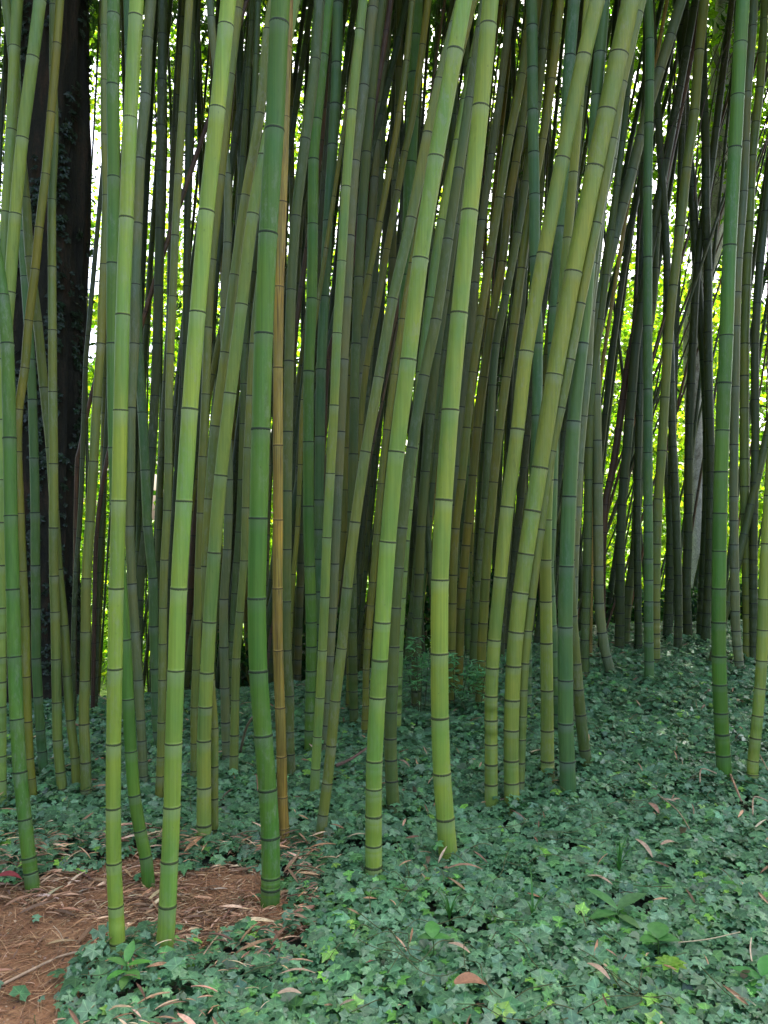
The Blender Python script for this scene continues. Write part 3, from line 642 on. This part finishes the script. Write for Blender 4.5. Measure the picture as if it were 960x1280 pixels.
for gx_, gy_, gr in GAPS:
    d = np.hypot(px - gx_, (py - gy_) * .6); keep &= ~((d < gr * 1.0) & (rng.random(N) < .95))
C = C[keep]; N = len(C)
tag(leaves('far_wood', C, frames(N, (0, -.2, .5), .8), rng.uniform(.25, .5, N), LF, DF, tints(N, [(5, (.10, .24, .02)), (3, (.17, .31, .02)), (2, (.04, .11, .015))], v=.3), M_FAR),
    'bright hazy foliage farthest behind the grove', 'wood', None, 'stuff')
# dark evergreen undergrowth between, at the crest
N = 16000
x = rng.uniform(-8, 8, N); Y = rng.uniform(0, 1.3, N) + np.where(x > 1.5, 10.3, 9.2); h = rng.random(N)
top = np.interp(480 + x / Y * FPX, [-200, 20, 90, 100, 210, 230, 700, 760, 1300], [1.8, 1.6, .5, -.3, -.3, .5, .5, .12, .2])
z = np.array([G(a_, b_) for a_, b_ in zip(x, Y)]) + h * np.maximum(.03, top + .42)
C = np.stack([x, Y, z], 1)
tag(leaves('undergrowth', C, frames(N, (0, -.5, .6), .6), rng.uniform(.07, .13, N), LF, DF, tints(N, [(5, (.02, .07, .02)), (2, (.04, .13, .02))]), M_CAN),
    'low dark evergreen undergrowth along the rear edge of the grove', 'undergrowth', None, 'stuff')

# ------------------------------------------------------------------ trunks
def trunk(name, pts, radii, mat, ridge, seg, label, cat):
    base = Vector(pts[0]); root = empty(name, base); tag(root, label, cat)
    P = catmull([Vector(p) for p in pts], 10); R = catmull([Vector((r, 0, 0)) for r in radii], 10); V = []; F = []
    for j, (p, r) in enumerate(zip(P, R)):
        for i in range(seg):
            th = 2 * math.pi * i / seg
            k = 1 + ridge * (abs(noise.noise((math.cos(th) * 4, math.sin(th) * 4, p.z * .55))) * 2.4 - .5) + ridge * .35 * noise.noise((math.cos(th) * 12, math.sin(th) * 12, p.z * 3))
            V.append(Vector((p.x + r.x * k * math.cos(th), p.y + r.x * k * math.sin(th), p.z)) - base)
    for j in range(len(P) - 1):
        for i in range(seg): F.append((j * seg + i, j * seg + (i + 1) % seg, (j + 1) * seg + (i + 1) % seg, (j + 1) * seg + i))
    link('trunk', mesh('trunk', V, F, mat), root)
    return root
YT = 6.7
def tp(px, py, Y=YT): return ray(px, py, Y)
zg = G(tp(52, 900)[0], YT)
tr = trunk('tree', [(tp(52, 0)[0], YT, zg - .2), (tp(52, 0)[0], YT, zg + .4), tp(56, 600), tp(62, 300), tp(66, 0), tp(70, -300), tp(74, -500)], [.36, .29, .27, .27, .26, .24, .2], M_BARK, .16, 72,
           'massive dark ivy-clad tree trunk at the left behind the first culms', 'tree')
N = 3200; th = rng.uniform(math.pi * .95, math.pi * 2.05, N); hz = rng.uniform(zg, 6.8, N)
cx = np.interp(hz, [zg, 1.7, 3.7, 5.6, 8], [tp(52, 0)[0], tp(56, 0)[0], tp(62, 0)[0], tp(66, 0)[0], tp(70, 0)[0]])
keepn = np.array([noise.noise((math.cos(t) * 2.2, math.sin(t) * 2.2, h * 1.1)) > -.05 for t, h in zip(th, hz)])
C = np.stack([cx + .30 * np.cos(th), YT + .30 * np.sin(th), hz], 1)[keepn]; N = len(C); thk = th[keepn]
n = np.stack([np.cos(thk), np.sin(thk), np.full(N, .5)], 1) + rng.normal(0, .35, (N, 3)); n /= np.linalg.norm(n, axis=1)[:, None]
t = rng.normal(0, 1, (N, 3)); t -= (t * n).sum(1)[:, None] * n; t /= np.linalg.norm(t, axis=1)[:, None]
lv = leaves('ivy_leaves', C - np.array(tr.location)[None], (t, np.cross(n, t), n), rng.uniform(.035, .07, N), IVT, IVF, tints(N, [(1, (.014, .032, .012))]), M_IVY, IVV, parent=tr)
lv['kind'] = 'stuff'
YP = 15.0
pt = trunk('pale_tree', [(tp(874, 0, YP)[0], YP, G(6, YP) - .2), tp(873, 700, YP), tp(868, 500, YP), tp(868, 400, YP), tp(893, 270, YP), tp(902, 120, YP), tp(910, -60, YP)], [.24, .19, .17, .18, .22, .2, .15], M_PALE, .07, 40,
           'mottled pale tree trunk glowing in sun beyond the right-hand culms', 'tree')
NC = 5000
C = np.array([.0, 0, 9.5]) + rng.normal(0, 1, (NC, 3)) * np.array([2.2, 1.6, 1.4]); C[:, 0] += tp(905, 0, YP)[0] - pt.location[0]
cr = leaves('crown', C, frames(NC, (0, 0, .6), .8), rng.uniform(.12, .2, NC), LF, DF, tints(NC, [(1, (.13, .26, .03))]), M_FAR, parent=pt); cr['kind'] = 'stuff'

# ------------------------------------------------------------------ litter
STR = []; SFc = []
for j in range(6):
    t = j / 5; wv = [.10, .75, 1, .9, .6, .08][j] * .5
    zc = .07 * math.sin(t * 3.0)
    STR += [(t - .5, -wv * .14, zc + .02), (t - .5, 0, zc - .015), (t - .5, wv * .14, zc + .02)]
for j in range(5): SFc += [(j * 3, j * 3 + 1, j * 3 + 4, j * 3 + 3), (j * 3 + 1, j * 3 + 2, j * 3 + 5, j * 3 + 4)]
DT = [(4, (.52, .32, .17)), (5, (.38, .21, .10)), (2, (.68, .48, .29)), (6, (.22, .12, .06))]
C = []; SZ = []
while len(C) < 4200:
    x = rng.uniform(x0, x1); y = rng.uniform(1.9, y1)
    ed = edge_d(x, y)
    if not inpoly(x, y) and rng.random() < ed / .5: continue
    if noise.noise((x * 5, y * 5, 20)) < -.12 and rng.random() < .7: continue
    px = 480 + x / y * FPX; py = 640 + (CAMZ - G(x, y)) / y * FPX
    if py > 1135 + .25 * px and px < 150 and rng.random() < .93: continue
    if py > 1185 and rng.random() < .5: continue
    C.append((x, y, soil_z(x, y) + .003 + .014 * rng.random() + (0 if inpoly(x, y) else .09 * rng.random()))); SZ.append(rng.choice([.018, .035, .065, .12], p=[.46, .36, .14, .04]) * rng.uniform(.7, 1.2))
C = np.array(C); N = len(C); fr = frames(N, (0, 0, 1), .22)
fr = list(fr); t = fr[0]; t[:, 0] = np.abs(t[:, 0]) + .3; t[:, 1] = t[:, 1] * .7 + .25; t -= (t * fr[2]).sum(1)[:, None] * fr[2]; t /= np.linalg.norm(t, axis=1)[:, None]; fr[0] = t; fr[1] = np.cross(fr[2], t)
tag(leaves('leaf_litter', C, fr, np.array(SZ), STR, SFc, tints(N, DT, v=.2), M_DRY), 'dry tan bamboo sheaths and leaves littering the bare soil path', 'leaf litter', None, 'stuff')
# fine twigs and grass straw on the soil
THN = [(-.5, -.012, 0), (-.5, .012, 0), (-.15, .012, .035), (-.15, -.012, .035), (.2, -.012, .02), (.2, .012, .02), (.5, .006, .05), (.5, -.006, .05)]
THF = [(0, 3, 2, 1), (3, 4, 5, 2), (4, 7, 6, 5)]
C = []
while len(C) < 2200:
    x = rng.uniform(x0, x1); y = rng.uniform(1.9, y1)
    if inpoly(x, y): C.append((x, y, soil_z(x, y) + .004))
C = np.array(C); N = len(C)
tag(leaves('straw', C, frames(N, (0, 0, 1), .15), rng.uniform(.03, .13, N), THN, THF, tints(N, [(1, (.50, .29, .14)), (1, (.26, .13, .06))]), M_DRY), 'thin dry straw and twigs strewn over the bare soil', 'straw', None, 'stuff')
OCT = [(1, 0, 0), (0, 1, 0), (-1, 0, 0), (0, -1, 0), (0, 0, .7), (0, 0, -.7)]; OCF = [(0, 1, 4), (1, 2, 4), (2, 3, 4), (3, 0, 4), (1, 0, 5), (2, 1, 5), (3, 2, 5), (0, 3, 5)]
C = []
while len(C) < 2600:
    x = rng.uniform(x0, x1); y = rng.uniform(1.9, y1)
    if inpoly(x, y): C.append((x, y, soil_z(x, y) + .001))
C = np.array(C); N = len(C)
tag(leaves('soil_crumbs', C, frames(N, (0, 0, 1), .5), .002 + .007 * rng.random(N) ** 3, OCT, OCF, tints(N, [(4, (.26, .12, .05)), (1, (.14, .07, .035)), (1, (.40, .26, .15))]), M_DRY), 'crumbs of reddish soil and grit on the bare path', 'soil', None, 'stuff')
# trailing ivy runners
V = []; F = []; rr_ = random.Random(4)
for k in range(170):
    Y = rr_.uniform(2.0, 6.5); x = rr_.uniform(-1, 1) * .5 * Y; az = rr_.uniform(0, 6.28); pts = []
    if inpoly(x, Y): continue
    for q in range(6):
        pts.append(Vector((x, Y, G(x, Y) + rr_.uniform(.05, .105)))); az += rr_.gauss(0, .45); x += .07 * math.cos(az); Y += .07 * math.sin(az)
    v, f = tube(pts, .0018, .0012, 5); n = len(V); V.extend(v); F.extend(tuple(i + n for i in q) for q in f)
tag(link('ivy_runners', mesh('ivy_runners', V, F, M_HERB, True, {'tint': ([(.13, .14, .05, 1)] * len(V), 'FLOAT_COLOR')})), 'thin trailing ivy runners weaving over the leaf carpet', 'ivy', None, 'stuff')
# scattered small dry bits in the ivy
C = []
for _ in range(520):
    Y = rng.uniform(2.2, 8.5); x = rng.uniform(-1, 1) * .5 * Y
    C.append((x, Y, G(x, Y) + rng.uniform(.05, .10)))
C = np.array(C); N = len(C)
tag(leaves('ivy_litter', C, frames(N, (0, -.2, 1), .5), rng.uniform(.03, .09, N), STR, SFc, tints(N, DT), M_DRY), 'small dry bamboo leaf scraps caught among the ivy', 'leaf litter', None, 'stuff')

def one_leaf(name, px, py, L, W, rz, tilt, col, mat, label, cat, lift=.09, curl=.12, roll=0.0):
    Y = hit(px, py, lift); p = Vector(ray(px, py, Y)); V = []; F = []; n = 9
    for j in range(n):
        t = j / (n - 1); wv = math.sin(math.pi * min(1, t * .92 + .06)) ** .7 * W / 2; zc = curl * L * math.sin(t * math.pi)
        V += [(L * (t - .5), -wv, zc + .25 * wv), (L * (t - .5), 0, zc - .1 * wv), (L * (t - .5), wv, zc + .25 * wv)]
    for j in range(n - 1): F += [(j * 3, j * 3 + 1, j * 3 + 4, j * 3 + 3), (j * 3 + 1, j * 3 + 2, j * 3 + 5, j * 3 + 4)]
    me = mesh(name, V, F, mat, True, {'tint': ([(*col, 1)] * len(V), 'FLOAT_COLOR')})
    o = link(name, me, None, p); o.rotation_euler = (roll, tilt, rz); return tag(o, label, cat)
tan = (.42, .28, .17); brn = (.28, .14, .08)
for a_ in [
  (612, 1022, .10, .02, 1.4, .2, tan, "narrow tan dry leaf lying left of the brightest thick culm's foot"),
  ]: pass
for px, py, L, W, rz, ti_, col, lab in [
  (748, 1214, .085, .022, -.9, .15, tan, "tan boat-shaped dry leaf lying in the foreground ivy below the broadleaf seedling"),
  (933, 1222, .10, .026, 1.5, .9, tan, "upright tan dry leaf sticking from ivy at the lower right"),
  (574, 1185, .08, .018, -.6, .1, tan, "long tan dry leaf in ivy below the thick culm right of centre"),
  (588, 1230, .10, .06, .2, .15, (.33, .16, .08), "crumpled brown broad dead leaf in the foreground ivy"),
  (838, 1056, .11, .028, .5, .2, tan, "pale folded dry sheath among ivy on the right, beside a standing brown one"),
  (805, 1060, .10, .024, -1.0, .5, tan, "upright curled dry sheath left of the folded one in ivy"),
  (750, 1100, .10, .018, -.6, .1, tan, "slim pale dry leaf in ivy above the broadleaf seedling"),
  (854, 1040, .11, .03, 1.3, .7, (.34, .2, .11), "standing brown dry sheath in ivy right of the folded pale one"),
  (362, 1242, .07, .024, .1, .05, (.45, .32, .2), "small pale chip-like dry leaf in ivy near the bottom, left of centre"),
  (372, 1217, .11, .012, .05, .0, tan, "thin straight tan sliver lying in ivy near the bottom left"),
  (463, 1055, .0001, .0001, 0, 0, tan, None),
  (449, 1046, .11, .014, .35, .1, (.45, .36, .2), "thin pale curved sliver left of the thick centre culm's foot"),
  (581, 1086, .14, .02, -.05, .0, (.35, .2, .11), "brown dry sheath lying level right below the brightest culm's foot"),
  (535, 1075, .06, .02, 1.5, .9, tan, "small upright tan leaf between the two centre culm feet"),
  (505, 954, .09, .018, -.8, .2, (.36, .22, .13), "reddish tan dry leaf right behind the thick centre culm"),
  (518, 992, .13, .02, 1.4, .9, (.25, .17, .11), "upright brown strip in ivy between the two centre culms"),
  (849, 1002, .10, .02, .5, .3, tan, "tan dry leaf in ivy left of the thick green culm's foot"),
  (817, 1010, .08, .03, -1.2, .3, (.32, .17, .1), "brown dry leaf in ivy halfway between bluish and green culm feet"),
  (463, 1202, .05, .03, .7, .2, (.25, .08, .06), "small reddish dead leaf in ivy below the thick centre culm"),
  (925, 877, .09, .03, .8, .3, (.4, .2, .12), "pinkish dry leaf in the far ivy between the two right-edge culms"),
  (92, 908, .10, .05, .4, .2, (.35, .16, .1), "rust-coloured dead leaf behind the culm feet at the left"),
  (11, 1097, .09, .05, .3, .2, (.22, .03, .03), "dark red leaf in ivy at the left edge by the soil path"),
  ]:
    if lab: one_leaf('dry_leaf', px, py, L, W, rz, ti_, col, M_DRY, lab, 'dead leaf')

def stick(pix, r0, r1, col, label, name='fallen_stick', cat='stick', lift=.03):
    W = []
    for q in pix:
        px, py = q[:2]; l = q[2] if len(q) > 2 else lift
        Y = hit(px, py, l); W.append(Vector(ray(px, py, Y)))
    o = W[0].copy(); V, F = tube([p - o for p in W], r0, r1)
    me = mesh(name, V, F, M_DRY, True, {'tint': ([(*col, 1)] * len(V), 'FLOAT_COLOR')})
    return tag(link(name, me, None, o), label, cat)
stick([(0, 1232), (40, 1212), (80, 1194), (128, 1184)], .005, .004, (.46, .31, .18), "long pale stick lying across the bare soil at the left edge")
stick([(155, 1168), (175, 1158), (196, 1150)], .006, .004, (.40, .25, .13), "short tan stick on the soil between the two front culms")
stick([(420, 957, .09), (438, 949, .11), (460, 934, .13)], .011, .006, (.16, .09, .06), "brown fallen stick in ivy left of the thick centre culm")
stick([(246, 1206, .05), (262, 1182, .07), (277, 1164, .06)], .003, .002, (.42, .30, .16), "thin straw stalk slanting up from the ivy right of the front culms")
stick([(913, 968, .10), (922, 990, .10), (927, 1002, .07)], .006, .004, (.36, .2, .11), "short bent tan sheath strip at the foot of the thick green culm")
stick([(939, 925, .22), (952, 948, .16), (975, 990, .1)], .004, .002, (.38, .24, .13), "thin dead stalk leaning over the right-edge culm's foot")
stick([(875, 978, .10), (877, 961, .14), (896, 967, .12)], .004, .003, (.42, .28, .16), "bent pale twig standing in ivy left of the thick green culm's foot")
stick([(822, 993, .08), (846, 1012, .09), (862, 1036, .08)], .003, .002, (.42, .28, .16), "thin straight stalk lying over the ivy above the folded sheath")
stick([(941, 1018, .09), (943, 996, .13), (965, 1004, .11)], .004, .003, (.42, .28, .16), "bent dry twig at the right edge below the yellow-green culm")
stick([(848, 1178, .09), (885, 1174, .10), (925, 1165, .09)], .002, .002, (.45, .36, .2), "fine straw stalk lying in the foreground ivy at right")
stick([(300, 942, .04), (307, 912, .30), (316, 896, .42)], .008, .006, (.30, .21, .13), "dry cane stub leaning beside the thickest culm, far back")
# leaning snapped cane between culms
stick([(444, 792, .0), (450, 772, .0), (458, 756, .0)], .008, .006, (.2, .15, .11), "snapped grey twig caught between culms left of the centre")

# ------------------------------------------------------------------ small plants
def herb(px, py, name, label, leafset, stemh, col, cat='plant', lift=.04, stemcol=(.10, .2, .05)):
    Y = hit(px, py, lift); b = Vector(ray(px, py, Y)); root = empty(name, b); tag(root, label, cat)
    V, F = tube([(0, 0, -.05), (0.003, 0, stemh * .5), (0, 0, stemh)], .003, .002)
    link('stem', mesh('stem', V, F, M_HERB, True, {'tint': ([(*stemcol, 1)] * len(V), 'FLOAT_COLOR')}), root)
    for rz, tilt, L, W, h in leafset:
        V = []; F = []; n = 8
        for j in range(n):
            t = j / (n - 1); wv = math.sin(math.pi * (t * .95 + .02)) ** .8 * W / 2 * (1.15 - .3 * t); zc = -.22 * L * t * t + .08 * L * t
            V += [(L * t, -wv, zc + .25 * wv), (L * t, 0, zc), (L * t, wv, zc + .25 * wv)]
        for j in range(n - 1): F += [(j * 3, j * 3 + 1, j * 3 + 4, j * 3 + 3), (j * 3 + 1, j * 3 + 2, j * 3 + 5, j * 3 + 4)]
        c = tuple(q * random.uniform(.85, 1.15) for q in col)
        o = link('leaf', mesh('leaf', V, F, M_HERB, True, {'tint': ([(*c, 1)] * len(V), 'FLOAT_COLOR')}), root, (0, 0, h)); o.rotation_euler = (0, -tilt, rz)
    return root
herb(772, 1158, 'broadleaf_seedling', 'seedling with four large pointed leaves above the foreground ivy at right',
     [(.45, .35, .135, .055, .06), (2.45, .45, .125, .045, .06), (3.35, .05, .11, .05, .045), (-.9, .0, .09, .04, .04)], .06, (.13, .28, .085))
herb(158, 1232, 'leafy_weed', 'fresh green weed sprouting before the feet of the two front culms',
     [(.2, .2, .075, .03, .06), (1.5, .7, .07, .032, .07), (2.8, .3, .07, .03, .06), (3.9, .1, .065, .03, .045), (-.7, .15, .07, .035, .045), (-1.5, .0, .06, .03, .03)], .075, (.14, .33, .07))
herb(822, 1192, 'round_leaf_weed', 'bright round-leaved weed in ivy near the lower right',
     [(1.2, .4, .075, .07, .05), (-.1, .15, .07, .06, .045), (3.2, .2, .06, .055, .04)], .05, (.11, .30, .07))
herb(838, 1226, 'yellow_green_weed', 'yellow-green crinkled weed lowest in the right foreground',
     [(k * .8, .2, .05, .03, .05) for k in range(8)], .05, (.20, .38, .05))
herb(541, 1192, 'small_sprout', 'small bright three-leaved sprout in the foreground ivy at centre',
     [(.1, .1, .06, .04, .05), (1.6, .5, .07, .05, .05), (3.0, .1, .05, .04, .05)], .05, (.11, .30, .07))
herb(952, 1245, 'edge_weed', 'bright green broad-leaved weed cut by the right edge at bottom',
     [(.8, .4, .10, .05, .06), (2.5, .2, .09, .045, .05), (3.6, .0, .09, .05, .03)], .06, (.10, .30, .07))
def grass(px, py, name, label, n, hgt, col, seed):
    r_ = random.Random(seed); Y = hit(px, py, .03); b = Vector(ray(px, py, Y)); root = empty(name, b); tag(root, label, 'grass')
    for k in range(n):
        az = r_.uniform(0, 6.28); out = r_.uniform(.1, .5) * hgt; h = hgt * r_.uniform(.6, 1.1); V = []; F = []; wd = .0045
        for j in range(7):
            t = j / 6; rr = out * t * t; wv = wd * (1 - t ** 2) + .0004; zc = h * (t - .25 * t * t * t)
            V += [(rr * math.cos(az) - wv * math.sin(az), rr * math.sin(az) + wv * math.cos(az), zc), (rr * math.cos(az) + wv * math.sin(az), rr * math.sin(az) - wv * math.cos(az), zc)]
        for j in range(6): F.append((j * 2, j * 2 + 1, j * 2 + 3, j * 2 + 2))
        link('blade', mesh('blade', V, F, M_HERB, True, {'tint': ([(*col, 1)] * len(V), 'FLOAT_COLOR')}), root)
grass(774, 1095, 'grass_tuft', 'grass tuft arching out of the ivy left of the dry sheaths', 7, .20, (.05, .17, .03), 1)
grass(562, 1155, 'grass_tuft', 'grass tuft in the foreground ivy below the brightest thick culm', 9, .17, (.05, .17, .03), 2)
grass(666, 1152, 'grass_tuft', 'few upright grass blades in ivy right of the centre foreground', 4, .24, (.06, .20, .03), 3)
grass(898, 1168, 'grass_tuft', 'short grass blades beside the bright leaves at lower right', 5, .12, (.08, .24, .03), 4)
# feathery bamboo seedlings
def feathery(px, py, label, n, spreadx, hgt, seed):
    r_ = np.random.default_rng(seed); Y = hit(px, py, .05, 8.5); b = Vector(ray(px, py, Y)); root = empty('feathery_seedling', b); tag(root, label, 'plant')
    CC = []; TT = []
    for k in range(n):
        ax = r_.uniform(-spreadx, spreadx); ay = r_.uniform(-.2, .2); h = hgt * r_.uniform(.5, 1.0)
        pts = [Vector((ax * .3, ay * .3, -.03)), Vector((ax * .6, ay * .6, h * .6)), Vector((ax, ay, h)), Vector((ax * 1.6, ay * 1.4, h * .93))]
        V, F = tube(pts, .0035, .0012, 5); link('stem', mesh('stem', V, F, M_HERB, True, {'tint': ([(.08, .10, .04, 1)] * len(V), 'FLOAT_COLOR')}), root)
        P = catmull(pts, 12)
        for p in P[8:]:
            for q in range(2): CC.append((p.x + r_.normal(0, .028), p.y + r_.normal(0, .028), p.z + r_.normal(0, .018)))
    CC = np.array(CC); N = len(CC)
    lv = leaves('foliage', CC, frames(N, (0, -.4, 1), .35, r_), r_.uniform(.035, .07, N), DIA, DF, tints(N, [(1, (.15, .36, .13)), (1, (.10, .28, .10))]), M_HERB, parent=root); lv['kind'] = 'stuff'
feathery(598, 885, 'feathery green seedling behind the brightest thick culm, right side', 5, .30, .46, 5)
feathery(525, 888, 'feathery green seedling between the two thick centre culms, far back', 4, .18, .55, 6)
feathery(570, 882, 'low feathery seedling half hidden by the brightest thick culm', 3, .2, .40, 8)

# dead side branches with fine twigs, caught between the rear culms at the top right and elsewhere
rb_ = random.Random(12)
BR = [(884, 250, 1, 'dead twiggy side branch left of the thick green culm near the top right corner'), (896, 120, 1, 'dead twiggy branch in the bright patch high beside the thick green culm'),
      (868, 180, 1, 'dark fine-twigged branch before the mottled pale trunk, high up'), (842, 60, 1, 'dark twig fan at the top edge between two dark culms right of centre'),
      (655, 60, -1, 'dark drooping twigs at the top edge right of the brightest thick culm'), (548, 60, 1, 'brown twig bundle at the top edge left of the thick centre culm'),
      (196, 110, -1, 'fine dark twigs in the second bright gap near the top left'), (795, 300, 1, 'dead twigs crossing the bright gap by the upright blue-green culm')]
for px, py, sg, lab in BR:
    Y = rb_.uniform(7.2, 9.5); b = Vector(ray(px, py, Y)); V = []; F = []
    def add(pts, r0, r1):
        v, f = tube(pts, r0, r1, 5); n = len(V); V.extend(v); F.extend(tuple(i + n for i in q) for q in f)
    tip = Vector((sg * rb_.uniform(.35, .6), rb_.uniform(-.1, .1), rb_.uniform(.9, 1.3)))
    mid = tip * .5 + Vector((sg * -.06, 0, 0)); add([(0, 0, -.5), mid * .3, mid, tip], .009, .003)
    for k in range(11):
        t = rb_.uniform(.1, 1); p = tip * t; d = Vector((rb_.uniform(-.35, .35), rb_.uniform(-.2, .2), rb_.uniform(.1, .4)))
        add([p, p + d * .5 + Vector((0, 0, .03)), p + d], .003, .001)
    me = mesh('dead_branch', V, F, M_DRY, True, {'tint': ([(.07, .05, .03, 1)] * len(V), 'FLOAT_COLOR')}); tag(link('dead_branch', me, None, b), lab, 'branch')
